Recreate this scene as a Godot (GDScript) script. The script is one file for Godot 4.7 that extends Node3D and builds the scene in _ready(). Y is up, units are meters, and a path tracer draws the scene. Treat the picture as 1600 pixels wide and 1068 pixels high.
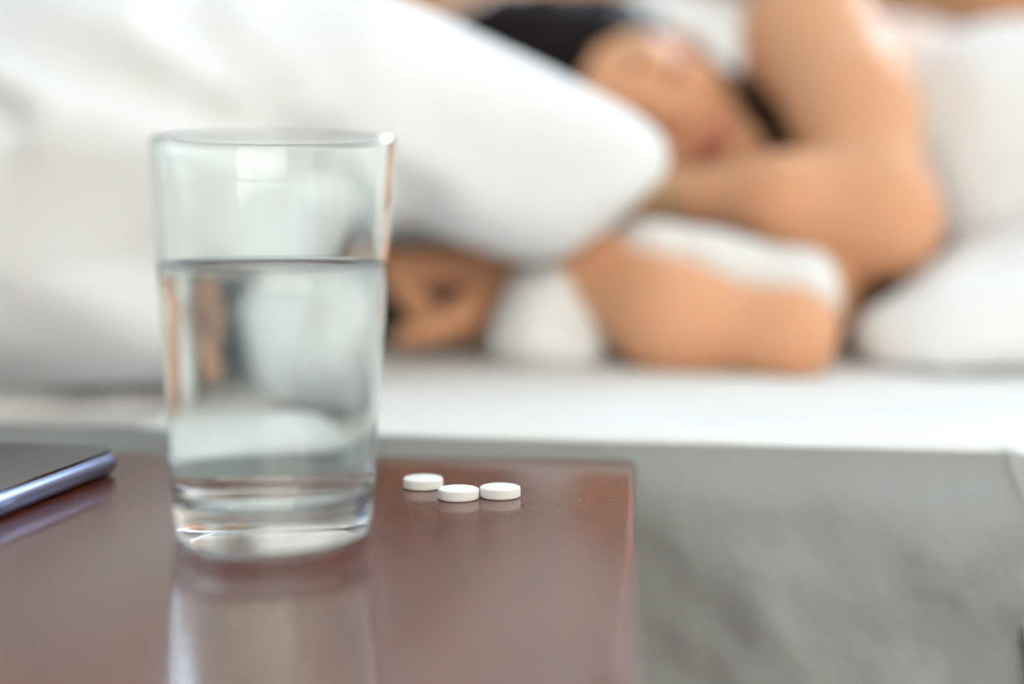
extends Node3D
# A bedside table with a glass of water, three tablets and a phone; behind it, out of focus, a bed with two sleepers.
# Metres; the camera stands at (0, 0.70, 0) and looks along -z.

const CAM_H := 0.70
const TABLE_Y := 0.5582
const BED_Y := 0.572

var used := {}
var M := {}

# ---------------------------------------------------------------- naming
func numbered(called: String) -> String:
	if not used.has(called):
		used[called] = 0
		return called
	used[called] += 1
	return "%s_%03d" % [called, used[called]]

func tag(o: Node3D, label: String, category: String, group := "") -> void:
	o.set_meta("label", label)
	o.set_meta("category", category)
	if group != "":
		o.set_meta("group", group)

func thing(called: String, label: String, category: String, at := Vector3.ZERO, group := "") -> Node3D:
	var o := Node3D.new()
	o.name = numbered(called)
	add_child(o, true)
	o.position = at
	tag(o, label, category, group)
	return o

func put(called: String, mesh: Mesh, mat: Material, parent: Node3D = null, at := Vector3.ZERO) -> MeshInstance3D:
	var o := MeshInstance3D.new()
	o.name = called if parent else numbered(called)
	o.mesh = mesh
	o.material_override = mat
	o.position = at
	(parent if parent else self).add_child(o, true)
	return o

func struct(called: String, mesh: Mesh, mat: Material, at := Vector3.ZERO) -> MeshInstance3D:
	var o := put(called, mesh, mat, null, at)
	o.set_meta("kind", "structure")
	return o

# ---------------------------------------------------------------- mesh helpers
class Buf:
	var v := PackedVector3Array()
	var n := PackedVector3Array()
	var uv := PackedVector2Array()
	var ix := PackedInt32Array()
	func add(p: Vector3, nn: Vector3, t := Vector2.ZERO) -> int:
		v.append(p); n.append(nn); uv.append(t)
		return v.size() - 1
	func tri(a: int, b: int, c: int) -> void:
		var g := (v[b] - v[a]).cross(v[c] - v[a])
		if g.dot(n[a] + n[b] + n[c]) > 0.0:
			ix.append_array([a, c, b])
		else:
			ix.append_array([a, b, c])
	func quad(a: int, b: int, c: int, d: int) -> void:
		tri(a, b, c); tri(a, c, d)
	func join(o: Buf, x := Transform3D.IDENTITY) -> void:
		var base := v.size()
		for i in o.v.size():
			v.append(x * o.v[i]); n.append((x.basis * o.n[i]).normalized()); uv.append(o.uv[i])
		for i in o.ix.size():
			ix.append(o.ix[i] + base)
	func mesh() -> ArrayMesh:
		var a := []
		a.resize(Mesh.ARRAY_MAX)
		a[Mesh.ARRAY_VERTEX] = v; a[Mesh.ARRAY_NORMAL] = n; a[Mesh.ARRAY_TEX_UV] = uv; a[Mesh.ARRAY_INDEX] = ix
		var m := ArrayMesh.new()
		m.add_surface_from_arrays(Mesh.PRIMITIVE_TRIANGLES, a)
		return m

# grid[i][j] of points -> smooth surface; outward(p) tells which side is out
func skin_grid(rows: Array, closed_j: bool, center_of: Callable) -> Buf:
	var b := Buf.new()
	var ni := rows.size()
	var nj: int = rows[0].size()
	for i in ni:
		for j in nj:
			var i0 := maxi(i - 1, 0)
			var i1 := mini(i + 1, ni - 1)
			var j0 := (j - 1 + nj) % nj if closed_j else maxi(j - 1, 0)
			var j1 := (j + 1) % nj if closed_j else mini(j + 1, nj - 1)
			var du: Vector3 = rows[i1][j] - rows[i0][j]
			var dv: Vector3 = rows[i][j1] - rows[i][j0]
			var nn := du.cross(dv)
			var p: Vector3 = rows[i][j]
			var out: Vector3 = p - center_of.call(p, i)
			if nn.length() < 1e-12:
				nn = out
			nn = nn.normalized()
			if nn.dot(out) < 0.0:
				nn = -nn
			b.add(p, nn, Vector2(float(i) / ni, float(j) / nj))
	for i in ni - 1:
		for j in (nj if closed_j else nj - 1):
			var k := (j + 1) % nj
			b.quad(i * nj + j, (i + 1) * nj + j, (i + 1) * nj + k, i * nj + k)
	return b

# lathe a closed profile of (r, y) around y; the profile runs so that the outside lies to its right
func lathe(profile: Array, seg := 128) -> Buf:
	var b := Buf.new()
	var np := profile.size()
	for i in np:
		var p: Vector2 = profile[i]
		var a: Vector2 = profile[maxi(i - 1, 0)]
		var c: Vector2 = profile[mini(i + 1, np - 1)]
		var t := (p - a).normalized() + (c - p).normalized()
		var nn := Vector2(t.y, -t.x).normalized()
		if p.x < 1e-6:
			nn = Vector2(0, signf(nn.y))
		for j in seg + 1:
			var w := TAU * j / seg
			b.add(Vector3(cos(w) * p.x, p.y, sin(w) * p.x), Vector3(cos(w) * nn.x, nn.y, sin(w) * nn.x), Vector2(float(j) / seg, float(i) / np))
	for i in np - 1:
		for j in seg:
			var q := i * (seg + 1) + j
			b.quad(q, q + seg + 1, q + seg + 2, q + 1)
	return b

func smooth_profile(pts: Array, per := 4) -> Array:
	var out := []
	for i in pts.size() - 1:
		var p0: Vector2 = pts[maxi(i - 1, 0)]
		var p1: Vector2 = pts[i]
		var p2: Vector2 = pts[i + 1]
		var p3: Vector2 = pts[mini(i + 2, pts.size() - 1)]
		for k in per:
			var t := float(k) / per
			# limited tangents keep long straight walls straight
			var l := p1.distance_to(p2)
			var m1 := (p2 - p0).normalized() * l if i > 0 else p2 - p1
			var m2 := (p3 - p1).normalized() * l if i < pts.size() - 2 else p2 - p1
			var t2 := t * t
			var t3 := t2 * t
			out.append(p1 * (2 * t3 - 3 * t2 + 1) + m1 * (t3 - 2 * t2 + t) + p2 * (-2 * t3 + 3 * t2) + m2 * (t3 - t2))
	out.append(pts[-1])
	return out

# rounded box: outline in xz with corner radius, edges rounded by e, from y0 to y1
func slab(w: float, d: float, y0: float, y1: float, rc: float, e: float, steps := 6, side_round := false) -> Buf:
	var rows := []
	var hy := (y1 - y0) * 0.5
	var ee := hy if side_round else minf(e, hy)
	var prof := []
	for k in steps + 1:
		var a := PI * 0.5 * k / steps
		prof.append(Vector2(-ee * (1.0 - sin(a)), y0 + ee * (1.0 - cos(a))))
	for k in steps + 1:
		var a := PI * 0.5 * k / steps
		prof.append(Vector2(-ee * (1.0 - cos(a)), y1 - ee * (1.0 - sin(a))))
	var ring := func(inset: float, y: float) -> Array:
		var r := []
		for c in 4:
			var cx: float = (w * 0.5 - rc) * [1, -1, -1, 1][c]
			var cz: float = (d * 0.5 - rc) * [1, 1, -1, -1][c]
			for k in 9:
				var a: float = PI * 0.5 * c + PI * 0.5 * k / 8.0
				var rr: float = maxf(rc + inset, 0.0002)
				r.append(Vector3(cx + cos(a) * rr, y, cz + sin(a) * rr))
		return r
	for p in prof:
		rows.append(ring.call(p.x, p.y))
	var b := skin_grid(rows, true, func(_p, _i): return Vector3(0, (y0 + y1) * 0.5, 0))
	# better normals: from the profile
	var nj: int = rows[0].size()
	for i in rows.size():
		var ny := -cos(PI * 0.5 * i / steps) if i <= steps else sin(PI * 0.5 * (i - steps - 1) / steps)
		var nr := sqrt(maxf(0.0, 1.0 - ny * ny))
		for j in nj:
			var a := PI * 0.5 * (j / 9) + PI * 0.5 * (j % 9) / 8.0
			b.n[i * nj + j] = Vector3(cos(a) * nr, ny, sin(a) * nr)
	for top in [0, 1]:
		var y: float = y1 if top else y0
		var row: Array = rows[-1] if top else rows[0]
		var nn := Vector3(0, 1 if top else -1, 0)
		var c := b.add(Vector3(0, y, 0), nn)
		var first := b.v.size()
		for p in row:
			b.add(p, nn)
		for j in nj:
			b.tri(c, first + j, first + (j + 1) % nj)
	return b

func box_buf(size: Vector3, at := Vector3.ZERO, bev := 0.003) -> Buf:
	var b := Buf.new()
	var s := slab(size.x, size.z, -size.y * 0.5, size.y * 0.5, maxf(bev, 0.0005), bev, 3)
	b.join(s, Transform3D(Basis.IDENTITY, at))
	return b

func tube(pts: Array, radii: Array, seg := 8) -> Buf:
	var rows := []
	for i in pts.size():
		var t: Vector3 = (pts[mini(i + 1, pts.size() - 1)] - pts[maxi(i - 1, 0)]).normalized()
		var s := t.cross(Vector3(0.31, 0.2, 0.93)).normalized()
		var u := s.cross(t)
		var r := []
		for j in seg:
			var a := TAU * j / seg
			r.append(pts[i] + (s * cos(a) + u * sin(a)) * radii[i])
		rows.append(r)
	return skin_grid(rows, true, func(_p, i): return pts[i])

# ---------------------------------------------------------------- distance field and surface nets
class Field:
	var lo: Vector3
	var cell: float
	var nx: int
	var ny: int
	var nz: int
	var d := PackedFloat32Array()
	var far := 0.06

	func _init(a: Vector3, b: Vector3, c: float) -> void:
		lo = a; cell = c
		nx = int((b.x - a.x) / c) + 2; ny = int((b.y - a.y) / c) + 2; nz = int((b.z - a.z) / c) + 2
		d.resize(nx * ny * nz)
		d.fill(far)

	func span(a: Vector3, b: Vector3, pad: float) -> Array:
		var q := (a - Vector3.ONE * pad - lo) / cell
		var w := (b + Vector3.ONE * pad - lo) / cell
		return [clampi(int(q.x), 0, nx - 1), clampi(int(w.x) + 1, 0, nx - 1), clampi(int(q.y), 0, ny - 1), clampi(int(w.y) + 1, 0, ny - 1), clampi(int(q.z), 0, nz - 1), clampi(int(w.z) + 1, 0, nz - 1)]

	func capsule(a: Vector3, b: Vector3, ra: float, rb: float, k := 0.02) -> void:
		var r := maxf(ra, rb)
		var s := span(Vector3(minf(a.x, b.x), minf(a.y, b.y), minf(a.z, b.z)), Vector3(maxf(a.x, b.x), maxf(a.y, b.y), maxf(a.z, b.z)), r + k + cell * 2)
		var ab := b - a
		var inv := 1.0 / maxf(ab.length_squared(), 1e-9)
		for z in range(s[4], s[5] + 1):
			for y in range(s[2], s[3] + 1):
				var at := (z * ny + y) * nx
				for x in range(s[0], s[1] + 1):
					var p := lo + Vector3(x, y, z) * cell - a
					var t := clampf(p.dot(ab) * inv, 0.0, 1.0)
					var e := (p - ab * t).length() - lerpf(ra, rb, t)
					var o := d[at + x]
					var h := maxf(k - absf(e - o), 0.0) / k
					d[at + x] = minf(e, o) - h * h * k * 0.25

	# turn: columns are the ellipsoid's axes; sign -1 carves
	func ellipsoid(c: Vector3, r: Vector3, k := 0.02, turn := Basis.IDENTITY, carve := false) -> void:
		var m := maxf(r.x, maxf(r.y, r.z))
		var small := minf(r.x, minf(r.y, r.z))
		var s := span(c, c, m + k + cell * 2)
		var back := turn.transposed()
		for z in range(s[4], s[5] + 1):
			for y in range(s[2], s[3] + 1):
				var at := (z * ny + y) * nx
				for x in range(s[0], s[1] + 1):
					var p := back * (lo + Vector3(x, y, z) * cell - c)
					var q := p / r
					var k0 := q.length()
					var k1 := (q / r).length()
					var e := k0 * (k0 - 1.0) / k1 if k1 > 1e-6 else -small
					var o := d[at + x]
					if carve:
						e = -e
						var h := maxf(k - absf(e - o), 0.0) / k
						d[at + x] = maxf(e, o) + h * h * k * 0.25
					else:
						var h := maxf(k - absf(e - o), 0.0) / k
						d[at + x] = minf(e, o) - h * h * k * 0.25

	func bump(noise: FastNoiseLite, amount: float) -> void:
		for z in nz:
			for y in ny:
				var at := (z * ny + y) * nx
				for x in nx:
					if absf(d[at + x]) < 0.03:
						var p := lo + Vector3(x, y, z) * cell
						d[at + x] += noise.get_noise_3dv(p) * amount

	func floor_at(h: float) -> void:
		for z in nz:
			for y in ny:
				var e := h - (lo.y + y * cell)
				var at := (z * ny + y) * nx
				for x in nx:
					d[at + x] = maxf(d[at + x], e)

	func net() -> Buf:
		var b := Buf.new()
		var of := {}
		var sx := 1
		var sy := nx
		var sz := nx * ny
		for z in nz - 1:
			for y in ny - 1:
				var at := (z * ny + y) * nx
				for x in nx - 1:
					var i := at + x
					var d0 := d[i]
					if absf(d0) > cell * 2.5:
						continue
					var d1 := d[i + sx]; var d2 := d[i + sy]; var d3 := d[i + sx + sy]
					var d4 := d[i + sz]; var d5 := d[i + sx + sz]; var d6 := d[i + sy + sz]; var d7 := d[i + sx + sy + sz]
					var neg := int(d0 < 0) + int(d1 < 0) + int(d2 < 0) + int(d3 < 0) + int(d4 < 0) + int(d5 < 0) + int(d6 < 0) + int(d7 < 0)
					if neg == 0 or neg == 8:
						continue
					var sum := Vector3.ZERO
					var c := 0
					if (d0 < 0) != (d1 < 0): sum += Vector3(d0 / (d0 - d1), 0, 0); c += 1
					if (d2 < 0) != (d3 < 0): sum += Vector3(d2 / (d2 - d3), 1, 0); c += 1
					if (d4 < 0) != (d5 < 0): sum += Vector3(d4 / (d4 - d5), 0, 1); c += 1
					if (d6 < 0) != (d7 < 0): sum += Vector3(d6 / (d6 - d7), 1, 1); c += 1
					if (d0 < 0) != (d2 < 0): sum += Vector3(0, d0 / (d0 - d2), 0); c += 1
					if (d1 < 0) != (d3 < 0): sum += Vector3(1, d1 / (d1 - d3), 0); c += 1
					if (d4 < 0) != (d6 < 0): sum += Vector3(0, d4 / (d4 - d6), 1); c += 1
					if (d5 < 0) != (d7 < 0): sum += Vector3(1, d5 / (d5 - d7), 1); c += 1
					if (d0 < 0) != (d4 < 0): sum += Vector3(0, 0, d0 / (d0 - d4)); c += 1
					if (d1 < 0) != (d5 < 0): sum += Vector3(1, 0, d1 / (d1 - d5)); c += 1
					if (d2 < 0) != (d6 < 0): sum += Vector3(0, 1, d2 / (d2 - d6)); c += 1
					if (d3 < 0) != (d7 < 0): sum += Vector3(1, 1, d3 / (d3 - d7)); c += 1
					var n := Vector3(d1 + d3 + d5 + d7 - d0 - d2 - d4 - d6, d2 + d3 + d6 + d7 - d0 - d1 - d4 - d5, d4 + d5 + d6 + d7 - d0 - d1 - d2 - d3).normalized()
					of[i] = b.add(lo + (Vector3(x, y, z) + sum / c) * cell, n)
		for i in of.keys():
			var x: int = i % nx
			var y: int = (i / nx) % ny
			var z: int = i / sz
			if (d[i] < 0) != (d[i + sx] < 0) and y > 0 and z > 0 and of.has(i - sy) and of.has(i - sz) and of.has(i - sy - sz):
				b.quad(of[i], of[i - sy], of[i - sy - sz], of[i - sz])
			if (d[i] < 0) != (d[i + sy] < 0) and x > 0 and z > 0 and of.has(i - sx) and of.has(i - sz) and of.has(i - sx - sz):
				b.quad(of[i], of[i - sx], of[i - sx - sz], of[i - sz])
			if (d[i] < 0) != (d[i + sz] < 0) and x > 0 and y > 0 and of.has(i - sx) and of.has(i - sy) and of.has(i - sx - sy):
				b.quad(of[i], of[i - sx], of[i - sx - sy], of[i - sy])
		return b

# ---------------------------------------------------------------- materials
func noise_tex(freq: float, octaves: int, sd: int, size := 512, kind := FastNoiseLite.TYPE_SIMPLEX_SMOOTH, ramp: Gradient = null) -> NoiseTexture2D:
	var n := FastNoiseLite.new()
	n.seed = sd
	n.noise_type = kind
	n.frequency = freq
	n.fractal_octaves = octaves
	var t := NoiseTexture2D.new()
	t.width = size
	t.height = size
	t.seamless = true
	t.noise = n
	if ramp:
		t.color_ramp = ramp
	return t

func ramp(stops: Array) -> Gradient:
	var g := Gradient.new()
	var o := PackedFloat32Array()
	var c := PackedColorArray()
	for s in stops:
		o.append(s[0])
		c.append(s[1])
	g.offsets = o
	g.colors = c
	return g

func mat(color: Color, rough: float, spec := 0.5) -> StandardMaterial3D:
	var m := StandardMaterial3D.new()
	m.albedo_color = color
	m.roughness = rough
	m.metallic_specular = spec
	return m

func cloth(color: Color, sd: int, scale := 30.0, relief := 0.03) -> StandardMaterial3D:
	var m := mat(color, 0.92, 0.3)
	m.heightmap_enabled = true
	m.heightmap_texture = noise_tex(0.02, 4, sd, 512)
	m.heightmap_scale = relief
	m.uv1_triplanar = true
	m.uv1_scale = Vector3.ONE * scale
	m.rim_enabled = true
	m.rim = 0.15
	m.rim_tint = 0.5
	return m

func make_materials() -> void:
	M.white = cloth(Color(0.93, 0.93, 0.925), 3, 6.0, 0.06)
	M.pillow = cloth(Color(0.93, 0.93, 0.925), 5, 5.0, 0.06)
	M.grey = cloth(Color(0.65, 0.67, 0.66), 7, 5.0, 0.07)
	M.wall = mat(Color(0.90, 0.92, 0.905), 0.9, 0.3)
	M.ceiling = mat(Color(0.93, 0.93, 0.92), 0.95, 0.3)
	M.floor = mat(Color(0.42, 0.33, 0.26), 0.5)
	M.trim = mat(Color(0.92, 0.92, 0.91), 0.5)
	var w := mat(Color.WHITE, 0.09, 0.57)
	w.albedo_texture = noise_tex(0.012, 5, 21, 1024, FastNoiseLite.TYPE_SIMPLEX_SMOOTH, ramp([[0.0, Color(0.29, 0.135, 0.085)], [0.45, Color(0.37, 0.165, 0.105)], [0.6, Color(0.405, 0.185, 0.12)], [1.0, Color(0.46, 0.225, 0.155)]]))
	w.heightmap_enabled = true
	w.heightmap_texture = noise_tex(0.06, 3, 22, 1024, FastNoiseLite.TYPE_SIMPLEX_SMOOTH, ramp([[0.0, Color.BLACK], [0.36, Color(0.15, 0.15, 0.15)], [0.46, Color(0.95, 0.95, 0.95)], [1.0, Color.WHITE]]))
	w.heightmap_scale = 0.005
	w.uv1_triplanar = true
	w.uv1_scale = Vector3(4.5, 9.0, 9.0)
	M.wood = w
	var sk := mat(Color(0.875, 0.655, 0.505), 0.55, 0.35)
	sk.subsurf_scatter_enabled = true
	sk.subsurf_scatter_strength = 0.4
	M.skin = sk
	M.lips = mat(Color(0.74, 0.43, 0.37), 0.5)
	M.hair = mat(Color(0.085, 0.05, 0.05), 0.6, 0.25)
	M.brow = mat(Color(0.16, 0.10, 0.09), 0.6)
	M.dark = cloth(Color(0.09, 0.085, 0.11), 9, 8.0)
	var g := StandardMaterial3D.new()
	g.albedo_color = Color(0.985, 0.998, 0.992, 0.0)
	g.roughness = 0.0
	g.refraction_enabled = true
	g.refraction_scale = 0.05
	M.glass = g
	var wa := StandardMaterial3D.new()
	wa.albedo_color = Color(0.995, 1.0, 1.0, 0.0)
	wa.roughness = 0.0
	wa.refraction_enabled = true
	wa.refraction_scale = 0.033
	M.water = wa
	M.pill = mat(Color(0.95, 0.945, 0.93), 0.75, 0.35)
	var ph := mat(Color(0.50, 0.54, 0.66), 0.3)
	ph.metallic = 1.0
	M.metal = ph
	M.screen = mat(Color(0.012, 0.013, 0.018), 0.06, 0.62)
	var pane := StandardMaterial3D.new()
	pane.albedo_color = Color(1, 1, 1, 0.03)
	pane.roughness = 0.02
	pane.transparency = BaseMaterial3D.TRANSPARENCY_ALPHA
	M.pane = pane

# ---------------------------------------------------------------- the room
func build_room() -> void:
	var x0 := -2.3
	var x1 := 2.7
	var z0 := -3.4
	var z1 := 1.7
	var h := 2.55
	var t := 0.16
	var w := x1 - x0
	var xm := (x0 + x1) * 0.5
	var d := z1 - z0
	struct("floor", box_buf(Vector3(w + 2 * t, t, d + 2 * t), Vector3.ZERO, 0.004).mesh(), M.floor, Vector3(xm, -t * 0.5, (z0 + z1) * 0.5))
	struct("ceiling", box_buf(Vector3(w + 2 * t, t, d + 2 * t), Vector3.ZERO, 0.004).mesh(), M.ceiling, Vector3(xm, h + t * 0.5, (z0 + z1) * 0.5))
	window_wall("wall_back", "window_1", Transform3D(Basis.IDENTITY, Vector3(xm, 0, z0)), w + 2 * t, h, t, WIN1)
	struct("wall_right", box_buf(Vector3(t, h, d)).mesh(), M.wall, Vector3(x1 + t * 0.5, h * 0.5, (z0 + z1) * 0.5))
	struct("wall_left", box_buf(Vector3(t, h, d)).mesh(), M.wall, Vector3(x0 - t * 0.5, h * 0.5, (z0 + z1) * 0.5))
	# front wall (behind the camera) with the second window
	window_wall("wall_front", "window_2", Transform3D(Basis(Vector3.UP, PI), Vector3(xm, 0, z1)), w + 2 * t, h, t, WIN2)
	struct("baseboard_back", box_buf(Vector3(w, 0.09, 0.014)).mesh(), M.trim, Vector3(xm, 0.045, z0 + 0.007))
	struct("baseboard_left", box_buf(Vector3(0.014, 0.09, d - 0.03)).mesh(), M.trim, Vector3(x0 + 0.007, 0.045, (z0 + z1) * 0.5))

# a wall in the local plane z = 0 whose room side looks along +z; opening [x, y, width, height] with its centre x and sill y
func window_wall(called: String, win: String, at: Transform3D, w: float, h: float, t: float, o: Array) -> void:
	var b := Buf.new()
	var l: float = o[0] - o[2] * 0.5
	var r: float = o[0] + o[2] * 0.5
	var parts := [[-w * 0.5, l, 0.0, h], [r, w * 0.5, 0.0, h], [l, r, 0.0, o[1]], [l, r, o[1] + o[3], h]]
	for p in parts:
		b.join(box_buf(Vector3(p[1] - p[0], p[3] - p[2], t), Vector3((p[0] + p[1]) * 0.5, (p[2] + p[3]) * 0.5, -t * 0.5), 0.001))
	var wl := struct(called, b.mesh(), M.wall)
	wl.transform = at
	var root := Node3D.new()
	root.name = win
	root.set_meta("kind", "structure")
	add_child(root, true)
	root.transform = at
	var f := Buf.new()
	var cy: float = o[1] + o[3] * 0.5
	for s in [-1, 1]:
		f.join(box_buf(Vector3(0.06, o[3], 0.06), Vector3(o[0] + s * (o[2] * 0.5 - 0.03), cy, -0.10)))
		f.join(box_buf(Vector3(o[2], 0.06, 0.06), Vector3(o[0], cy + s * (o[3] * 0.5 - 0.03), -0.10)))
	f.join(box_buf(Vector3(0.05, o[3], 0.05), Vector3(o[0], cy, -0.10)))
	put("window_frame", f.mesh(), M.trim, root)
	put("window_sill", box_buf(Vector3(o[2] + 0.1, 0.03, 0.14), Vector3(o[0], o[1] - 0.015, 0.03)).mesh(), M.trim, root)
	for s in [-1, 1]:
		put("pane", box_buf(Vector3(o[2] * 0.5 - 0.085, o[3] - 0.12, 0.004), Vector3(o[0] + s * (o[2] * 0.25 - 0.0175), cy, -0.10), 0.001).mesh(), M.pane, root)

const WIN1 := [1.36, 1.12, 2.15, 1.25]    # centre (from the middle of the wall), sill, width, height
const WIN2 := [-0.95, 1.1, 2.9, 1.3]

# ---------------------------------------------------------------- the bedside table and what stands on it
func build_table() -> void:
	# back right corner of the top as seen: (0.0372, -0.4615); turned 4.6 degrees
	var t := thing("bedside_table", "dark reddish-brown wooden bedside table with a glossy top under the glass and tablets", "bedside table")
	var w := 0.50
	var d := 0.46
	var turn := -deg_to_rad(4.6)
	t.rotation.y = turn
	t.position = Vector3(0.0656, 0, -0.8066) - Basis(Vector3.UP, turn) * Vector3(w * 0.5, 0, -d * 0.5)
	var top := slab(w, d, TABLE_Y - 0.022, TABLE_Y, 0.005, 0.0034, 8)
	put("tabletop", top.mesh(), M.wood, t)
	put("carcass", box_buf(Vector3(w - 0.03, 0.37, d - 0.03), Vector3(0, TABLE_Y - 0.022 - 0.185, 0)).mesh(), M.wood, t)
	for s in [0, 1]:
		var dr := put("drawer", box_buf(Vector3(w - 0.05, 0.17, 0.018), Vector3(0, TABLE_Y - 0.13 - s * 0.19, d * 0.5 - 0.008)).mesh(), M.wood, t)
		put("knob", lathe(smooth_profile([Vector2(0, 0.0), Vector2(0.006, 0.0), Vector2(0.006, 0.012), Vector2(0.014, 0.018), Vector2(0.012, 0.026), Vector2(0, 0.028)]), 24).mesh(), M.metal, dr, Vector3(0, TABLE_Y - 0.13 - s * 0.19, d * 0.5)).rotation.x = PI / 2
	for sx in [-1, 1]:
		for sz in [-1, 1]:
			put("leg", box_buf(Vector3(0.035, 0.169, 0.035), Vector3(sx * (w * 0.5 - 0.04), 0.0845, sz * (d * 0.5 - 0.04))).mesh(), M.wood, t)

const GLASS_X := -0.0991
const GLASS_Z := -0.6318
const G := 1.75    # the glass is 16 cm tall, the tablets are 19 mm wide

func build_glass() -> void:
	var g := thing("drinking_glass", "clear tapered drinking glass standing on the dark table beside the tablets", "glass", Vector3(GLASS_X, TABLE_Y, GLASS_Z))
	var outer := [Vector2(0, 0.0012), Vector2(0.016, 0.0011), Vector2(0.0195, 0.0004), Vector2(0.0208, 0.00005), Vector2(0.0222, 0.0007), Vector2(0.0230, 0.0026), Vector2(0.0236, 0.0080), Vector2(0.0290, 0.0920), Vector2(0.0290, 0.0932), Vector2(0.0285, 0.0939), Vector2(0.0279, 0.0939), Vector2(0.0274, 0.0932), Vector2(0.02735, 0.0920)]
	var inner := [Vector2(0.02205, 0.0125), Vector2(0.0216, 0.0110), Vector2(0.0203, 0.0097), Vector2(0.0180, 0.0091), Vector2(0.009, 0.0087), Vector2(0, 0.0086)]
	put("vessel", lathe(sized(smooth_profile(outer + inner, 5)), 160).mesh(), M.glass, g)
	var lap := 0.00035
	var top := 0.0636
	var rw := lerpf(0.02205, 0.02735, (top - 0.0125) / (0.0920 - 0.0125))
	var wp := [Vector2(0, 0.0086 - lap), Vector2(0.009, 0.0087 - lap), Vector2(0.0180, 0.0091 - lap), Vector2(0.0203 + lap, 0.0097 - lap), Vector2(0.0216 + lap, 0.0110), Vector2(0.02205 + lap, 0.0125), Vector2(rw + lap, top + 0.0011), Vector2(rw - 0.0001, top + 0.00105), Vector2(rw - 0.0006, top + 0.0005), Vector2(rw - 0.0016, top + 0.00012), Vector2(rw - 0.003, top), Vector2(0.012, top), Vector2(0, top)]
	var o := put("water", lathe(sized(smooth_profile(wp, 5)), 160).mesh(), M.water)
	o.position = g.position
	tag(o, "clear still water filling the glass to about two thirds", "water")

func sized(p: Array) -> Array:
	return p.map(func(q): return q * G)

func build_tablets() -> void:
	var r := 0.00545
	var prof := smooth_profile([Vector2(0, 0.0), Vector2(r - 0.0006, 0.0), Vector2(r - 0.00022, 0.0001), Vector2(r - 0.00004, 0.0003), Vector2(r, 0.0005), Vector2(r, 0.00225), Vector2(r - 0.00004, 0.00245), Vector2(r - 0.00022, 0.00266), Vector2(r - 0.0006, 0.00278), Vector2(0, 0.00288)], 4)
	var mesh := lathe(sized(prof), 96).mesh()
	var first := thing("tablet", "round white tablet lying behind the other two, nearest the glass", "tablet", Vector3(-0.0427, TABLE_Y, -0.7289), "white tablets on the table")
	put("pill_body", mesh, M.pill, first)
	var spots := [[Vector3(-0.0249, TABLE_Y, -0.7026), "round white tablet in the middle of the three, closest to the viewer"], [Vector3(-0.0056, TABLE_Y, -0.7070), "round white tablet at the right end of the three, farthest from the glass"]]
	for s in spots:
		var c: Node3D = first.duplicate()
		c.name = numbered("tablet")
		add_child(c, true)
		c.position = s[0]
		c.set_meta("label", s[1])

func build_phone() -> void:
	var w := 0.078
	var d := 0.160
	var th := 0.0133
	var p := thing("smartphone", "slim smartphone with dark screen and bluish metal edge lying left of the glass", "phone")
	var turn := -deg_to_rad(11.7)
	p.rotation.y = turn
	# far right corner region at (-0.1135, -0.436)
	p.position = Vector3(-0.1957, TABLE_Y, -0.7700) - Basis(Vector3.UP, turn) * Vector3(w * 0.5, 0, -d * 0.5)
	put("frame", slab(w, d, 0.0, th - 0.0006, 0.014, 0.0, 8, true).mesh(), M.metal, p)
	put("screen", slab(w - 0.0052, d - 0.0052, th - 0.002, th - 0.0003, 0.0120, 0.0003, 4).mesh(), M.screen, p)
	put("button", slab(0.0012, 0.011, 0.0045, 0.0075, 0.0005, 0.0004, 3).mesh(), M.metal, p, Vector3(w * 0.5, 0, 0.035))
	put("lens_ring", lathe([Vector2(0, 0.0), Vector2(0.0045, 0.0), Vector2(0.005, 0.0004), Vector2(0.005, 0.0007), Vector2(0, 0.0007)], 32).mesh(), M.screen, p, Vector3(-w * 0.5 + 0.016, -0.0001, -d * 0.5 + 0.018))

# ---------------------------------------------------------------- the bed
const BED_TURN := -0.17
const BED_Z := -0.832

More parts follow.
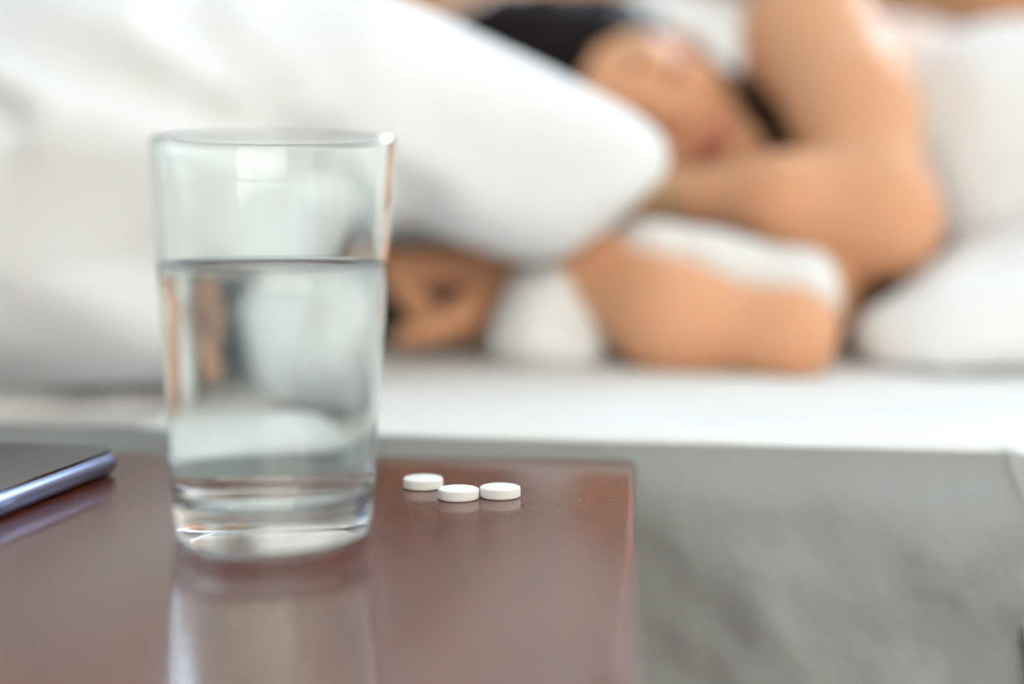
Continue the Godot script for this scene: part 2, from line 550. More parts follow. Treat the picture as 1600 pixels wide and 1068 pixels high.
func build_bed() -> void:
	var bed := thing("bed", "double bed with a wrinkled grey fabric side behind the bedside table", "bed", Vector3(0, 0, BED_Z))
	bed.rotation.y = BED_TURN
	# local: front edge z = 0, bed runs to z = -1.7; x from -0.85 to 1.35
	put("mattress", slab(2.18, 1.68, 0.33, BED_Y - 0.018, 0.06, 0.03, 6).mesh(), M.white, bed, Vector3(0.25, 0, -0.86))
	put("bed_base", box_buf(Vector3(2.12, 0.22, 1.62), Vector3(0.25, 0.215, -0.86), 0.01).mesh(), M.grey, bed)
	for sx in [-0.75, 1.2]:
		for sz in [-0.12, -1.6]:
			put("leg", lathe(smooth_profile([Vector2(0, 0), Vector2(0.02, 0.0), Vector2(0.028, 0.108), Vector2(0, 0.108)], 2), 20).mesh(), M.wood, bed, Vector3(sx, 0, sz))
	# grey cover hanging down the side, in soft creases
	var n := FastNoiseLite.new()
	n.seed = 41
	n.frequency = 5.0
	n.fractal_octaves = 3
	n.domain_warp_enabled = true
	n.domain_warp_amplitude = 0.08
	n.domain_warp_frequency = 4.0
	var rows := []
	for i in 261:
		var x := -0.85 + 2.2 * i / 260.0
		var r := []
		for j in 61:
			var v := j / 60.0
			var y := lerpf(0.5645, 0.05, v)
			var z := 0.003 + (0.014 * smoothstep(0.0, 0.06, v) + 0.012 * v) * lerpf(0.4, 1.0, smoothstep(0.0, 0.25, x)) + n.get_noise_2d(x * 1.2 - y * 0.55, y * 0.75 + x * 0.3) * 0.026 * smoothstep(0.0, 0.15, v) * lerpf(0.35, 1.0, smoothstep(0.0, 0.25, x))
			r.append(Vector3(x, y, z))
		for j in 61:      # back side, 3 mm behind
			var f: Vector3 = r[60 - j]
			r.append(f - Vector3(0, 0, 0.003))
		rows.append(r)
	put("bed_skirt", sheet_buf(rows).mesh(), M.grey, bed)
	# white sheet: over the top, round the edge and down a little
	var m := FastNoiseLite.new()
	m.seed = 77
	m.frequency = 4.0
	m.fractal_octaves = 3
	var srow := []
	var back := -1.70
	for i in 221:
		var x := -0.86 + 2.22 * i / 220.0
		var r := []
		var over := smoothstep(0.258, 0.275, x)
		var drop := 0.001 + 0.16 * over
		for j in 90:
			var p := Vector3.ZERO
			var up := Vector3.UP
			if j < 50:
				var q := j / 49.0
				var zz := lerpf(back, -0.025, 1.0 - pow(1.0 - q, 1.6))
				p = Vector3(x, BED_Y - 0.002 * smoothstep(-0.22, -0.025, zz), zz)
			elif j < 66:
				var a := PI * 0.5 * (j - 49) / 16.0
				up = Vector3(0, cos(a), sin(a))
				p = Vector3(x, BED_Y - 0.007, -0.025) + Vector3(0, cos(a) * 0.005, sin(a) * (0.025 + 0.024 * over))
			else:
				var a := (j - 65) / 24.0
				up = Vector3(0, 0, 1)
				p = Vector3(x, BED_Y - 0.007 - drop * a, 0.024 * over + 0.008 * a * over)
			var wr := m.get_noise_2d(x * 1.3 + p.z * 1.2 - p.y, p.z * 2.2 - p.y * 2.0) * 0.0035
			# deeper slanting folds towards the pillows' end
			var lf := smoothstep(-0.05, -0.25, x) * smoothstep(-0.35, -0.02, p.z)
			wr += lf * 0.014 * sin(x * 26.0 + p.z * 22.0 + m.get_noise_2d(x, p.z) * 3.0)
			r.append(p + up * wr)
		for j in 90:
			var f: Vector3 = r[89 - j]
			var k := 89 - j
			var dn := Vector3(0, -1, 0) if k < 50 else (Vector3(0, 0, -1) if k >= 66 else Vector3(0, -0.7, -0.7))
			r.append(f + dn * 0.002)
		srow.append(r)
	var sh := put("bed_sheet", sheet_buf(srow).mesh(), M.white)
	sh.position = bed.position
	sh.rotation = bed.rotation
	tag(sh, "white bed sheet spread over the mattress, hanging a little over its edge", "sheet")

func sheet_buf(rows: Array) -> Buf:
	# normals by the order of the grid: the outer half first
	var b := Buf.new()
	var nj: int = rows[0].size()
	for i in rows.size():
		for j in nj:
			var i0 := maxi(i - 1, 0)
			var i1 := mini(i + 1, rows.size() - 1)
			var half := nj / 2
			var j0 := j - 1
			var j1 := j + 1
			if j < half:
				j0 = maxi(j0, 0); j1 = mini(j1, half - 1)
			else:
				j0 = maxi(j0, half); j1 = mini(j1, nj - 1)
			var nn: Vector3 = (rows[i][j1] - rows[i][j0]).cross(rows[i1][j] - rows[i0][j]).normalized()
			b.add(rows[i][j], nn)
	for i in rows.size() - 1:
		for j in nj:
			var k := (j + 1) % nj
			b.quad(i * nj + j, (i + 1) * nj + j, (i + 1) * nj + k, i * nj + k)
	return b

func at_keys(keys: Array, x: float) -> PackedFloat32Array:
	var i := 0
	while i < keys.size() - 2 and keys[i + 1][0] < x:
		i += 1
	var a: Array = keys[i]
	var c: Array = keys[i + 1]
	var h: float = c[0] - a[0]
	var t := clampf((x - a[0]) / h, 0.0, 1.0)
	var p: Array = keys[maxi(i - 1, 0)]
	var q: Array = keys[mini(i + 2, keys.size() - 1)]
	var out := PackedFloat32Array()
	for k in range(1, a.size()):
		var m1: float = (c[k] - p[k]) / maxf(c[0] - p[0], 1e-6) * h
		var m2: float = (q[k] - a[k]) / maxf(q[0] - a[0], 1e-6) * h
		var t2 := t * t
		var t3 := t2 * t
		out.append(a[k] * (2 * t3 - 3 * t2 + 1) + m1 * (t3 - 2 * t2 + t) + c[k] * (-2 * t3 + 3 * t2) + m2 * (t3 - t2))
	return out

func build_big_pillow() -> void:
	# stations along the pillow: x, top, bottom, middle z, half depth
	var keys := [
		[-0.62, 0.66, 0.62, -1.20, 0.02], [-0.60, 0.72, 0.585, -1.18, 0.12], [-0.54, 0.79, 0.575, -1.16, 0.20], [-0.45, 0.83, 0.573, -1.15, 0.25],
		[-0.40, 0.845, 0.573, -1.15, 0.26], [-0.32, 0.853, 0.573, -1.15, 0.26], [-0.25, 0.858, 0.573, -1.155, 0.25], [-0.18, 0.857, 0.573, -1.165, 0.225], [-0.152, 0.855, 0.582, -1.168, 0.21],
		[-0.125, 0.852, 0.636, -1.17, 0.195], [-0.09, 0.846, 0.674, -1.17, 0.18], [-0.05, 0.830, 0.667, -1.17, 0.155], [0.0, 0.806, 0.650, -1.16, 0.13],
		[0.034, 0.789, 0.650, -1.15, 0.115], [0.063, 0.773, 0.668, -1.14, 0.10], [0.086, 0.760, 0.687, -1.13, 0.08], [0.102, 0.748, 0.702, -1.125, 0.055], [0.111, 0.738, 0.712, -1.12, 0.03], [0.1145, 0.727, 0.723, -1.12, 0.006]]
	# creases: from, to (x, y), width, depth
	var creases := [
		[Vector2(-0.335, 0.808), Vector2(-0.185, 0.750), 0.016, 0.011], [Vector2(-0.37, 0.782), Vector2(-0.30, 0.742), 0.013, 0.009], [Vector2(-0.42, 0.722), Vector2(-0.345, 0.69), 0.014, 0.010],
		[Vector2(-0.21, 0.812), Vector2(-0.16, 0.762), 0.015, 0.007], [Vector2(-0.30, 0.70), Vector2(-0.20, 0.64), 0.018, 0.008], [Vector2(-0.15, 0.74), Vector2(-0.06, 0.69), 0.016, 0.006], [Vector2(-0.19, 0.745), Vector2(-0.13, 0.72), 0.012, 0.006]]
	var rows := []
	var mids := []
	var nj := 120
	var ni := 150
	for i in ni + 1:
		var s := float(i) / ni
		var x := lerpf(-0.62, 0.1145, 0.5 - 0.5 * cos(PI * s) if s > 0.0 else 0.0)
		var k := at_keys(keys, x)
		var cy := (k[0] + k[1]) * 0.5
		var hy := maxf((k[0] - k[1]) * 0.5, 0.0015)
		mids.append(Vector3(x, cy, k[2]))
		var r := []
		for j in nj:
			var a := TAU * j / nj
			var ca := cos(a)
			var sa := sin(a)
			var e := 2.0 / (2.3 if sa > 0.0 else lerpf(3.2, 6.0, smoothstep(-0.1, -0.25, x)))
			var p := Vector3(x, cy + hy * signf(sa) * pow(absf(sa), e), k[2] + maxf(k[3], 0.003) * signf(ca) * pow(absf(ca), e))
			var push := 0.0
			if ca > -0.2:
				for c in creases:
					var q := Geometry2D.get_closest_point_to_segment(Vector2(p.x, p.y), c[0], c[1])
					var dist := q.distance_to(Vector2(p.x, p.y))
					push -= c[3] * 1.5 * exp(-dist * dist / (c[2] * c[2]))
					push += c[3] * 0.45 * exp(-pow(dist - c[2] * 1.9, 2) / (c[2] * c[2]))
			r.append(p + (p - mids[i]).normalized() * push)
		rows.append(r)
	var b := skin_grid(rows, true, func(_p, i): return mids[i])
	var root := thing("pillow", "large plump white pillow under the dark-haired sleeper's head, behind the glass", "pillow", Vector3(-0.2, 0, -1.2), "white bed pillows")
	put("pillowcase", b.mesh(), M.pillow, root, Vector3(0.2, 0, 1.2))
	# piped seam along the long edge and round the tip
	var pts := []
	var rad := []
	for i in range(8, ni + 1, 2):
		var ring: Array = rows[i]
		pts.append(ring[nj / 2])
		rad.append(0.002)
	put("seam", tube(pts, rad, 6).mesh(), M.pillow, root, Vector3(0.2, 0, 1.2))

func soft(sd: int, freq: float) -> FastNoiseLite:
	var n := FastNoiseLite.new()
	n.seed = sd
	n.frequency = freq
	n.fractal_octaves = 3
	return n

func build_bedding() -> void:
	# pillow below the head, behind the big one
	var f := Field.new(Vector3(-0.52, 0.56, -1.86), Vector3(0.30, 0.80, -1.32), 0.010)
	f.ellipsoid(Vector3(-0.10, 0.655, -1.60), Vector3(0.38, 0.085, 0.23), 0.03)
	f.ellipsoid(Vector3(-0.10, 0.63, -1.60), Vector3(0.36, 0.06, 0.22), 0.03)
	f.bump(soft(3, 9.0), 0.008)
	f.floor_at(BED_Y + 0.002)
	var o := put("pillow", f.net().mesh(), M.pillow)
	tag(o, "white pillow lying flat behind the dark hair, mostly hidden", "pillow", "white bed pillows")
	# pillow of the second sleeper
	f = Field.new(Vector3(-0.55, 0.56, -2.42), Vector3(0.30, 0.95, -1.86), 0.010)
	f.ellipsoid(Vector3(-0.12, 0.68, -2.13), Vector3(0.38, 0.11, 0.23), 0.03)
	f.ellipsoid(Vector3(-0.12, 0.76, -2.16), Vector3(0.34, 0.10, 0.18), 0.05)
	f.bump(soft(4, 9.0), 0.008)
	f.floor_at(BED_Y + 0.002)
	o = put("pillow", f.net().mesh(), M.pillow)
	tag(o, "white pillow farthest back, under the second sleeper's head", "pillow", "white bed pillows")
	# bunched cloth beside the hand and between the forearms
	f = Field.new(Vector3(-0.05, 0.56, -1.26), Vector3(0.10, 0.68, -1.06), 0.006)
	f.ellipsoid(Vector3(0.022, 0.604, -1.150), Vector3(0.034, 0.048, 0.045), 0.03, Basis(Vector3.FORWARD, 0.45))
	f.ellipsoid(Vector3(0.035, 0.585, -1.13), Vector3(0.038, 0.022, 0.04), 0.03)
	f.bump(soft(5, 18.0), 0.006)
	f.floor_at(BED_Y + 0.001)
	o = put("bunched_cloth", f.net().mesh(), M.pillow)
	tag(o, "bunched fold of white pillowcase between the reddish hand and the lower forearm", "cloth", "bunched white cloth among the arms")
	f = Field.new(Vector3(0.04, 0.56, -1.30), Vector3(0.30, 0.70, -1.07), 0.006)
	f.capsule(Vector3(0.098, 0.660, -1.160), Vector3(0.214, 0.632, -1.135), 0.021, 0.024, 0.03)
	f.capsule(Vector3(0.10, 0.60, -1.185), Vector3(0.214, 0.600, -1.140), 0.025, 0.028, 0.05)
	f.bump(soft(6, 18.0), 0.005)
	f.floor_at(BED_Y + 0.001)
	o = put("bunched_cloth", f.net().mesh(), M.white)
	tag(o, "white fold of sheet tucked between the two bent forearms", "cloth", "bunched white cloth among the arms")
	# duvet over the sleepers at the right
	f = Field.new(Vector3(-0.10, 0.56, -2.30), Vector3(1.36, 0.98, -0.98), 0.014)
	f.ellipsoid(Vector3(0.375, 0.592, -1.13), Vector3(0.125, 0.055, 0.08), 0.04)
	f.ellipsoid(Vector3(0.52, 0.61, -1.20), Vector3(0.20, 0.085, 0.11), 0.05)
	f.ellipsoid(Vector3(0.435, 0.733, -1.365), Vector3(0.118, 0.122, 0.12), 0.05)
	f.ellipsoid(Vector3(0.72, 0.71, -1.40), Vector3(0.30, 0.13, 0.22), 0.08)
	f.ellipsoid(Vector3(1.02, 0.66, -1.35), Vector3(0.30, 0.10, 0.26), 0.08)
	f.ellipsoid(Vector3(0.50, 0.735, -1.93), Vector3(0.47, 0.205, 0.25), 0.06)
	f.ellipsoid(Vector3(0.19, 0.745, -1.80), Vector3(0.24, 0.20, 0.14), 0.05)
	f.ellipsoid(Vector3(0.01, 0.815, -1.755), Vector3(0.118, 0.125, 0.08), 0.04)
	f.ellipsoid(Vector3(0.90, 0.69, -1.90), Vector3(0.42, 0.13, 0.30), 0.08)
	f.bump(soft(8, 6.0), 0.016)
	f.floor_at(BED_Y + 0.002)
	o = put("duvet", f.net().mesh(), M.white)
	tag(o, "puffy white duvet heaped over the sleepers at the right of the bed", "duvet")

# ---------------------------------------------------------------- the sleepers
func head_field(cell: float) -> Field:
	var f := Field.new(Vector3(-0.10, -0.15, -0.14), Vector3(0.10, 0.14, 0.13), cell)
	f.ellipsoid(Vector3(0, 0.032, -0.02), Vector3(0.074, 0.083, 0.094), 0.02)
	f.ellipsoid(Vector3(0, -0.028, 0.018), Vector3(0.061, 0.086, 0.066), 0.03)
	for s in [-1.0, 1.0]:
		f.capsule(Vector3(s * 0.053, -0.045, 0.0), Vector3(s * 0.014, -0.099, 0.056), 0.018, 0.015, 0.03)
		f.ellipsoid(Vector3(s * 0.036, -0.026, 0.058), Vector3(0.026, 0.022, 0.020), 0.02)
	f.capsule(Vector3(-0.008, -0.100, 0.064), Vector3(0.008, -0.100, 0.064), 0.015, 0.015, 0.02)
	f.capsule(Vector3(-0.036, 0.024, 0.068), Vector3(0.036, 0.024, 0.068), 0.012, 0.012, 0.02)
	for s in [-1.0, 1.0]:
		f.ellipsoid(Vector3(s * 0.032, 0.004, 0.094), Vector3(0.017, 0.012, 0.014), 0.010, Basis.IDENTITY, true)
		f.ellipsoid(Vector3(s * 0.032, 0.002, 0.072), Vector3(0.0145, 0.010, 0.0115), 0.004)
	f.capsule(Vector3(0, 0.014, 0.080), Vector3(0, -0.026, 0.097), 0.0065, 0.0095, 0.010)
	for s in [-1.0, 1.0]:
		f.ellipsoid(Vector3(s * 0.0105, -0.031, 0.088), Vector3(0.0078, 0.0068, 0.0090), 0.006)
	for s in [-1.0, 1.0]:
		f.capsule(Vector3(0, -0.0585, 0.0815), Vector3(s * 0.022, -0.062, 0.071), 0.0062, 0.0035, 0.006)
		f.capsule(Vector3(0, -0.070, 0.0805), Vector3(s * 0.020, -0.0645, 0.071), 0.0072, 0.0035, 0.006)
		f.ellipsoid(Vector3(s * 0.076, -0.004, -0.006), Vector3(0.009, 0.030, 0.018), 0.008, Basis(Vector3.UP, s * 0.35))
		f.ellipsoid(Vector3(s * 0.087, -0.002, -0.004), Vector3(0.006, 0.018, 0.010), 0.004, Basis(Vector3.UP, s * 0.35), true)
	# top of the neck
	f.capsule(Vector3(0, -0.05, -0.015), Vector3(0, -0.14, -0.03), 0.052, 0.050, 0.03)
	return f

func finger(f: Field, pts: Array, r0: float, r1: float) -> void:
	for i in pts.size() - 1:
		f.capsule(pts[i], pts[i + 1], lerpf(r0, r1, float(i) / (pts.size() - 1)), lerpf(r0, r1, float(i + 1) / (pts.size() - 1)), 0.004)

func build_woman() -> void:
	var who := thing("person", "dark-haired sleeper lying on one side, face towards the viewer and bare arms folded", "person", Vector3(0.3, BED_Y, -1.35))
	var off := -who.position
	var hx := head_at()
	var body := Buf.new()
	body.join(head_field(0.004).net(), hx)
	# trunk, neck and arms
	var f := Field.new(Vector3(-0.05, 0.565, -1.68), Vector3(1.30, 0.97, -1.0), 0.009)
	f.far = 0.06
	var nk0: Vector3 = hx * Vector3(0, -0.06, -0.02)
	var sh_up := Vector3(0.262, 0.842, -1.345)
	var sh_lo := Vector3(0.300, 0.640, -1.40)
	var chest := Vector3(0.42, 0.700, -1.45)
	f.capsule(nk0, Vector3(0.30, 0.74, -1.43), 0.050, 0.060, 0.04)
	f.capsule(sh_up + Vector3(0.02, -0.03, -0.06), sh_lo, 0.065, 0.065, 0.05)
	f.capsule(Vector3(0.34, 0.73, -1.43), chest, 0.092, 0.092, 0.06)
	f.capsule(chest, Vector3(0.66, 0.675, -1.46), 0.092, 0.092, 0.06)
	f.capsule(Vector3(0.66, 0.685, -1.46), Vector3(0.86, 0.69, -1.45), 0.10, 0.115, 0.06)
	f.capsule(Vector3(0.86, 0.70, -1.43), Vector3(1.20, 0.66, -1.25), 0.09, 0.07, 0.05)
	# upper arm and forearm on top
	var el := Vector3(0.287, 0.679, -1.175)
	f.capsule(sh_up, Vector3(0.284, 0.765, -1.255), 0.060, 0.047, 0.03)
	f.capsule(Vector3(0.284, 0.765, -1.255), el, 0.047, 0.040, 0.03)
	f.capsule(el, Vector3(0.215, 0.692, -1.185), 0.039, 0.036, 0.03)
	f.capsule(Vector3(0.215, 0.692, -1.185), Vector3(0.108, 0.6935, -1.255), 0.035, 0.0195, 0.025)
	# lower arm resting on the sheet
	var er := Vector3(0.1975, 0.598, -1.078)
	f.capsule(sh_lo, er, 0.050, 0.027, 0.03)
	f.capsule(er, Vector3(0.115, 0.610, -1.098), 0.026, 0.036, 0.03)
	f.capsule(Vector3(0.115, 0.610, -1.098), Vector3(0.052, 0.643, -1.160), 0.036, 0.031, 0.03)
	f.capsule(Vector3(0.052, 0.643, -1.160), Vector3(0.004, 0.640, -1.215), 0.030, 0.022, 0.02)
	body.join(f.net())
	# right hand, loosely curled on the sheet under the pillow
	var g := Field.new(Vector3(-0.14, 0.568, -1.29), Vector3(0.06, 0.69, -1.13), 0.003)
	var wr := Vector3(0.004, 0.640, -1.215)
	g.capsule(Vector3(0.03, 0.642, -1.188), wr, 0.026, 0.022, 0.012)
	for i in 4:
		var z := -1.186 - 0.0205 * i
		var kx: float = [-0.097, -0.103, -0.099, -0.090][i]
		var ky: float = [0.643, 0.646, 0.641, 0.632][i]
		var k := Vector3(kx, ky, z)
		g.capsule(wr + Vector3(0, 0, (1.5 - i) * 0.009), k, 0.022, 0.014, 0.012)
		var len: float = [1.12, 1.16, 1.1, 0.92][i]
		finger(g, [k, k + Vector3(0.029, -0.037, 0.006) * len, k + Vector3(0.052, -0.0465, -0.002) * len, k + Vector3(0.068, -0.043, -0.006) * len], 0.0125, 0.0088)
	finger(g, [Vector3(-0.012, 0.628, -1.196), Vector3(-0.035, 0.607, -1.172), Vector3(-0.060, 0.594, -1.163), Vector3(-0.082, 0.590, -1.162)], 0.016, 0.0085)
	g.floor_at(BED_Y + 0.003)
	body.join(g.net())
	# left hand, flat under the cheek behind the pillow's tip
	g = Field.new(Vector3(-0.06, 0.64, -1.36), Vector3(0.15, 0.76, -1.20), 0.0035)
	wr = Vector3(0.108, 0.6935, -1.255)
	g.capsule(Vector3(0.135, 0.694, -1.238), wr, 0.025, 0.0195, 0.012)
	for i in 4:
		var k := Vector3(0.035, 0.700 - 0.003 * i, -1.250 - 0.02 * i)
		g.capsule(wr + Vector3(0, 0, (1.5 - i) * 0.008), k, 0.015, 0.0115, 0.012)
		var len: float = [0.92, 1.0, 0.95, 0.75][i]
		finger(g, [k, k + Vector3(-0.038, 0.004, 0.0) * len, k + Vector3(-0.060, 0.000, 0.0) * len, k + Vector3(-0.078, -0.008, 0.0) * len], 0.0105, 0.0075)
	finger(g, [Vector3(0.09, 0.70, -1.24), Vector3(0.062, 0.715, -1.226), Vector3(0.035, 0.722, -1.222), Vector3(0.015, 0.724, -1.222)], 0.014, 0.0085)
	body.join(g.net())
	put("body", body.mesh(), M.skin, who, off)
	# lips, brows and lashes
	var l := Field.new(Vector3(-0.03, -0.085, 0.05), Vector3(0.03, -0.045, 0.10), 0.002)
	for s in [-1.0, 1.0]:
		l.capsule(Vector3(0, -0.0600, 0.0845), Vector3(s * 0.022, -0.0625, 0.0750), 0.0062, 0.0034, 0.002)
		l.capsule(Vector3(0, -0.0700, 0.0840), Vector3(s * 0.020, -0.0645, 0.0750), 0.0070, 0.0034, 0.002)
	var b := Buf.new()
	b.join(l.net(), hx)
	put("lips", b.mesh(), M.lips, who, off)
	for s in [-1.0, 1.0]:
		b = Buf.new()
		b.join(tube([Vector3(s * 0.014, 0.023, 0.0835), Vector3(s * 0.026, 0.028, 0.0815), Vector3(s * 0.040, 0.027, 0.0765), Vector3(s * 0.050, 0.020, 0.069)], [0.002, 0.0032, 0.0028, 0.001], 8), hx)
		put("eyebrow", b.mesh(), M.brow, who, off)
		b = Buf.new()
		b.join(tube([Vector3(s * 0.019, -0.003, 0.0785), Vector3(s * 0.027, -0.0065, 0.0825), Vector3(s * 0.037, -0.0065, 0.0815), Vector3(s * 0.046, -0.002, 0.0745)], [0.0008, 0.0016, 0.0016, 0.0008], 6), hx)
		put("eyelashes", b.mesh(), M.hair, who, off)
	# hair: cap over the skull and long locks spilling over the pillow
	var h := Field.new(Vector3(-0.16, -0.16, -0.19), Vector3(0.14, 0.22, 0.11), 0.005)
	h.ellipsoid(Vector3(-0.028, 0.142, -0.04), Vector3(0.056, 0.056, 0.065), 0.05)
	h.ellipsoid(Vector3(-0.01, 0.105, -0.04), Vector3(0.075, 0.075, 0.085), 0.03)
	h.ellipsoid(Vector3(0, 0.042, -0.03), Vector3(0.084, 0.094, 0.100), 0.02)
	h.ellipsoid(Vector3(-0.03, 0.06, -0.05), Vector3(0.092, 0.092, 0.100), 0.03)
	h.ellipsoid(Vector3(-0.055, -0.02, -0.055), Vector3(0.055, 0.10, 0.06), 0.03)
	h.ellipsoid(Vector3(0.045, -0.05, -0.06), Vector3(0.035, 0.08, 0.04), 0.03)
	h.ellipsoid(Vector3(0.012, -0.060, 0.080), Vector3(0.072, 0.082, 0.075), 0.012, Basis.IDENTITY, true)
	h.bump(soft(14, 26.0), 0.006)
	b = Buf.new()
	b.join(h.net(), hx)
	var rng := RandomNumberGenerator.new()
	rng.seed = 5
	for i in 110:
		var a := rng.randf_range(-0.9, 2.4)
		var q := rng.randf_range(-0.08, 0.0)
		var s := Vector3(cos(a) * 0.088 * (1.0 if cos(a) > 0 else 1.15), 0.045 + sin(a) * 0.094, q - 0.015)
		var start: Vector3 = hx * s
		var end := Vector3(rng.randf_range(-0.07, 0.03), rng.randf_range(0.75, 0.845), rng.randf_range(-1.50, -1.36))
		var mid := start.lerp(end, 0.5) + Vector3(rng.randf_range(-0.02, 0.01), rng.randf_range(0.0, 0.03), rng.randf_range(-0.02, 0.02))
		var pts := []
		var rad := []
		for k in 9:
			var t := k / 8.0
			pts.append(start * (1 - t) * (1 - t) + mid * 2 * t * (1 - t) + end * t * t)
			rad.append(lerpf(0.007, 0.002, t))
		b.join(tube(pts, rad, 6))
	for i in 34:      # locks falling behind the neck
		var p0: Vector3 = hx * Vector3(rng.randf_range(0.03, 0.085), rng.randf_range(-0.03, 0.04), rng.randf_range(-0.06, -0.02))
		var p2 := Vector3(rng.randf_range(0.225, 0.262), rng.randf_range(0.715, 0.75), rng.randf_range(-1.335, -1.315))
		var p1 := Vector3(0.212 + rng.randf_range(-0.012, 0.012), 0.80, -1.345 + rng.randf_range(-0.01, 0.01))
		var pts := []
		var rad := []
		for k in 9:
			var t := k / 8.0
			pts.append(p0 * (1 - t) * (1 - t) + p1 * 2 * t * (1 - t) + p2 * t * t)
			rad.append(lerpf(0.006, 0.003, t))
		b.join(tube(pts, rad, 6))
	put("hair", b.mesh(), M.hair, who, off)
	# dark sleeveless top, mostly under the duvet
	f = Field.new(Vector3(0.18, 0.565, -1.65), Vector3(0.85, 0.90, -1.15), 0.009)
	f.capsule(Vector3(0.285, 0.765, -1.40), Vector3(0.31, 0.65, -1.38), 0.062, 0.068, 0.04)
	f.capsule(Vector3(0.345, 0.73, -1.43), chest, 0.098, 0.098, 0.06)
	f.capsule(chest, Vector3(0.68, 0.675, -1.46), 0.098, 0.098, 0.06)
	f.capsule(Vector3(0.29, 0.60, -1.30), Vector3(0.34, 0.62, -1.34), 0.032, 0.05, 0.04)
	f.floor_at(BED_Y + 0.004)
	put("dark_top", f.net().mesh(), M.dark, who, off)

func head_at() -> Transform3D:
	var up := Vector3(-0.85, 0.52, -0.05).normalized()
	var face := Vector3(0.12, -0.02, 1.0)
	face = (face - up * face.dot(up)).normalized()
	return Transform3D(Basis(up.cross(face), up, face), Vector3(0.120, 0.773, -1.40))

func build_second_sleeper() -> void:
	var who := thing("person", "second sleeper behind, mostly hidden, a bare forearm showing over the duvet", "person", Vector3(0.3, BED_Y, -1.9))
	var off := -who.position
	var up := Vector3(-0.95, 0.25, 0.05).normalized()
	var face := Vector3(0.2, 0.75, 0.6)
	face = (face - up * face.dot(up)).normalized()
	var hx := Transform3D(Basis(up.cross(face), up, face), Vector3(-0.135, 0.970, -1.76))
	var body := Buf.new()
	body.join(head_field(0.006).net(), hx)
	var f := Field.new(Vector3(-0.15, 0.565, -2.15), Vector3(1.25, 1.10, -1.42), 0.012)
	f.capsule(hx * Vector3(0, -0.06, -0.02), Vector3(0.08, 0.86, -1.88), 0.052, 0.07, 0.05)
	f.capsule(Vector3(0.08, 0.86, -1.88), Vector3(0.30, 0.72, -1.93), 0.10, 0.12, 0.06)
	f.capsule(Vector3(0.30, 0.72, -1.93), Vector3(0.75, 0.68, -1.92), 0.12, 0.11, 0.06)
	f.capsule(Vector3(0.75, 0.68, -1.92), Vector3(1.2, 0.66, -1.88), 0.10, 0.08, 0.06)
	f.capsule(Vector3(0.15, 0.99, -1.87), Vector3(0.16, 0.72, -1.92), 0.062, 0.08, 0.05)
	f.capsule(Vector3(0.15, 1.02, -1.87), Vector3(0.515, 0.918, -1.62), 0.058, 0.045, 0.05)
	f.capsule(Vector3(0.515, 0.918, -1.62), Vector3(0.57, 0.888, -1.585), 0.045, 0.045, 0.04)
	f.capsule(Vector3(0.57, 0.888, -1.585), Vector3(0.69, 0.835, -1.52), 0.044, 0.027, 0.04)
	body.join(f.net())
	var g := Field.new(Vector3(0.62, 0.75, -1.58), Vector3(0.90, 0.88, -1.42), 0.004)
	var wr := Vector3(0.69, 0.835, -1.52)
	g.capsule(Vector3(0.66, 0.85, -1.533), wr, 0.031, 0.026, 0.012)
	for i in 4:
		var k := Vector3(0.775, 0.815, -1.535 + 0.022 * i)
		g.capsule(wr + Vector3(0, 0, (i - 1.5) * 0.010), k, 0.018, 0.0125, 0.012)
		var len: float = [0.95, 1.05, 1.0, 0.8][i]
		finger(g, [k, k + Vector3(0.040, -0.008, 0.0) * len, k + Vector3(0.064, -0.018, 0.0) * len, k + Vector3(0.082, -0.030, 0.0) * len], 0.0115, 0.0085)
	finger(g, [Vector3(0.705, 0.828, -1.535), Vector3(0.735, 0.812, -1.553), Vector3(0.765, 0.803, -1.558), Vector3(0.787, 0.798, -1.556)], 0.016, 0.009)
	body.join(g.net())
	put("body", body.mesh(), M.skin, who, off)
	var h := Field.new(Vector3(-0.13, -0.12, -0.16), Vector3(0.13, 0.17, 0.11), 0.007)
	h.ellipsoid(Vector3(0, 0.045, -0.03), Vector3(0.080, 0.090, 0.098), 0.02)
	h.ellipsoid(Vector3(0, -0.022, 0.072), Vector3(0.066, 0.080, 0.078), 0.012, Basis.IDENTITY, true)
	h.bump(soft(24, 26.0), 0.005)
	var b := Buf.new()
	b.join(h.net(), hx)
	put("hair", b.mesh(), M.brow, who, off)

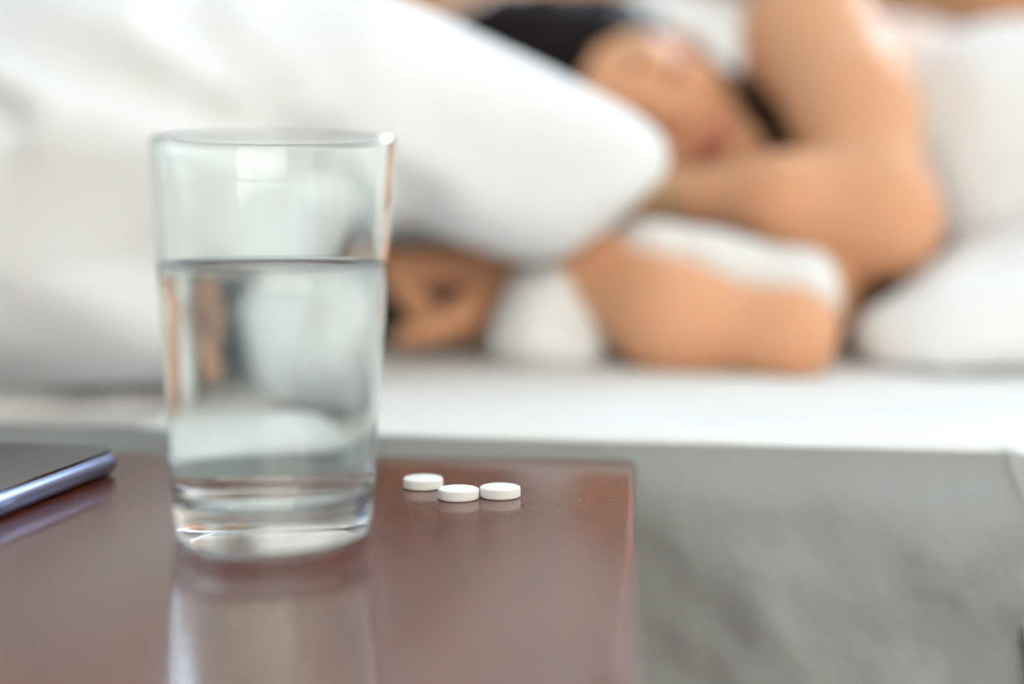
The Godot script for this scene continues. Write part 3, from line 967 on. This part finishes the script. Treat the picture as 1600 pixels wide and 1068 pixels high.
# ----------------------------------------------------------------
func _ready() -> void:
	var cam := Camera3D.new()
	cam.name = "camera"
	cam.projection = Camera3D.PROJECTION_FRUSTUM
	cam.near = 0.05
	cam.far = 60.0
	cam.size = 2.0 * cam.near * 534.0 / 2370.0
	cam.frustum_offset = Vector2(0, -cam.near * 234.0 / 2370.0)
	var lens := CameraAttributesPhysical.new()
	lens.frustum_focal_length = 53.26
	lens.frustum_focus_distance = 0.702
	lens.exposure_aperture = 1.5
	cam.attributes = lens
	add_child(cam)
	cam.position = Vector3(0, CAM_H, 0)
	cam.projection = Camera3D.PROJECTION_FRUSTUM
	cam.near = 0.05
	cam.size = 2.0 * cam.near * 534.0 / 2370.0
	cam.frustum_offset = Vector2(0, -cam.near * 234.0 / 2370.0)
	cam.current = true

	var env := Environment.new()
	env.background_mode = Environment.BG_SKY
	var sky := Sky.new()
	var sm := ProceduralSkyMaterial.new()
	sm.sky_top_color = Color(0.55, 0.68, 0.88)
	sm.sky_horizon_color = Color(0.85, 0.89, 0.93)
	sm.ground_bottom_color = Color(0.45, 0.45, 0.43)
	sm.ground_horizon_color = Color(0.75, 0.77, 0.78)
	sky.sky_material = sm
	env.sky = sky
	env.tonemap_mode = Environment.TONE_MAPPER_LINEAR
	env.tonemap_exposure = 0.54
	env.sdfgi_enabled = true
	env.ssao_enabled = true
	env.ssil_enabled = true
	var we := WorldEnvironment.new()
	we.name = "environment"
	we.environment = env
	add_child(we)

	# daylight at the two windows, just outside their panes
	window_light(Vector3(0.2 + WIN1[0], WIN1[1] + WIN1[3] * 0.5, -3.4 - 0.13), PI, Vector2(WIN1[2], WIN1[3]), Color(0.85, 0.925, 1.0), 48.0)
	window_light(Vector3(0.2 - WIN2[0], WIN2[1] + WIN2[3] * 0.5, 1.7 + 0.13), 0.0, Vector2(WIN2[2], WIN2[3]), Color(1.0, 0.955, 0.88), 13.0)

	make_materials()
	build_room()
	build_bed()
	build_table()
	build_big_pillow()
	build_bedding()
	build_woman()
	build_second_sleeper()
	build_glass()
	build_tablets()
	build_phone()

func window_light(at: Vector3, turn: float, size: Vector2, color: Color, energy: float) -> void:
	var l := AreaLight3D.new()
	l.name = numbered("window_daylight")
	l.area_size = size
	l.light_color = color
	l.light_energy = energy
	l.area_range = 12.0
	l.shadow_enabled = true
	add_child(l, true)
	l.position = at
	l.rotation.y = turn
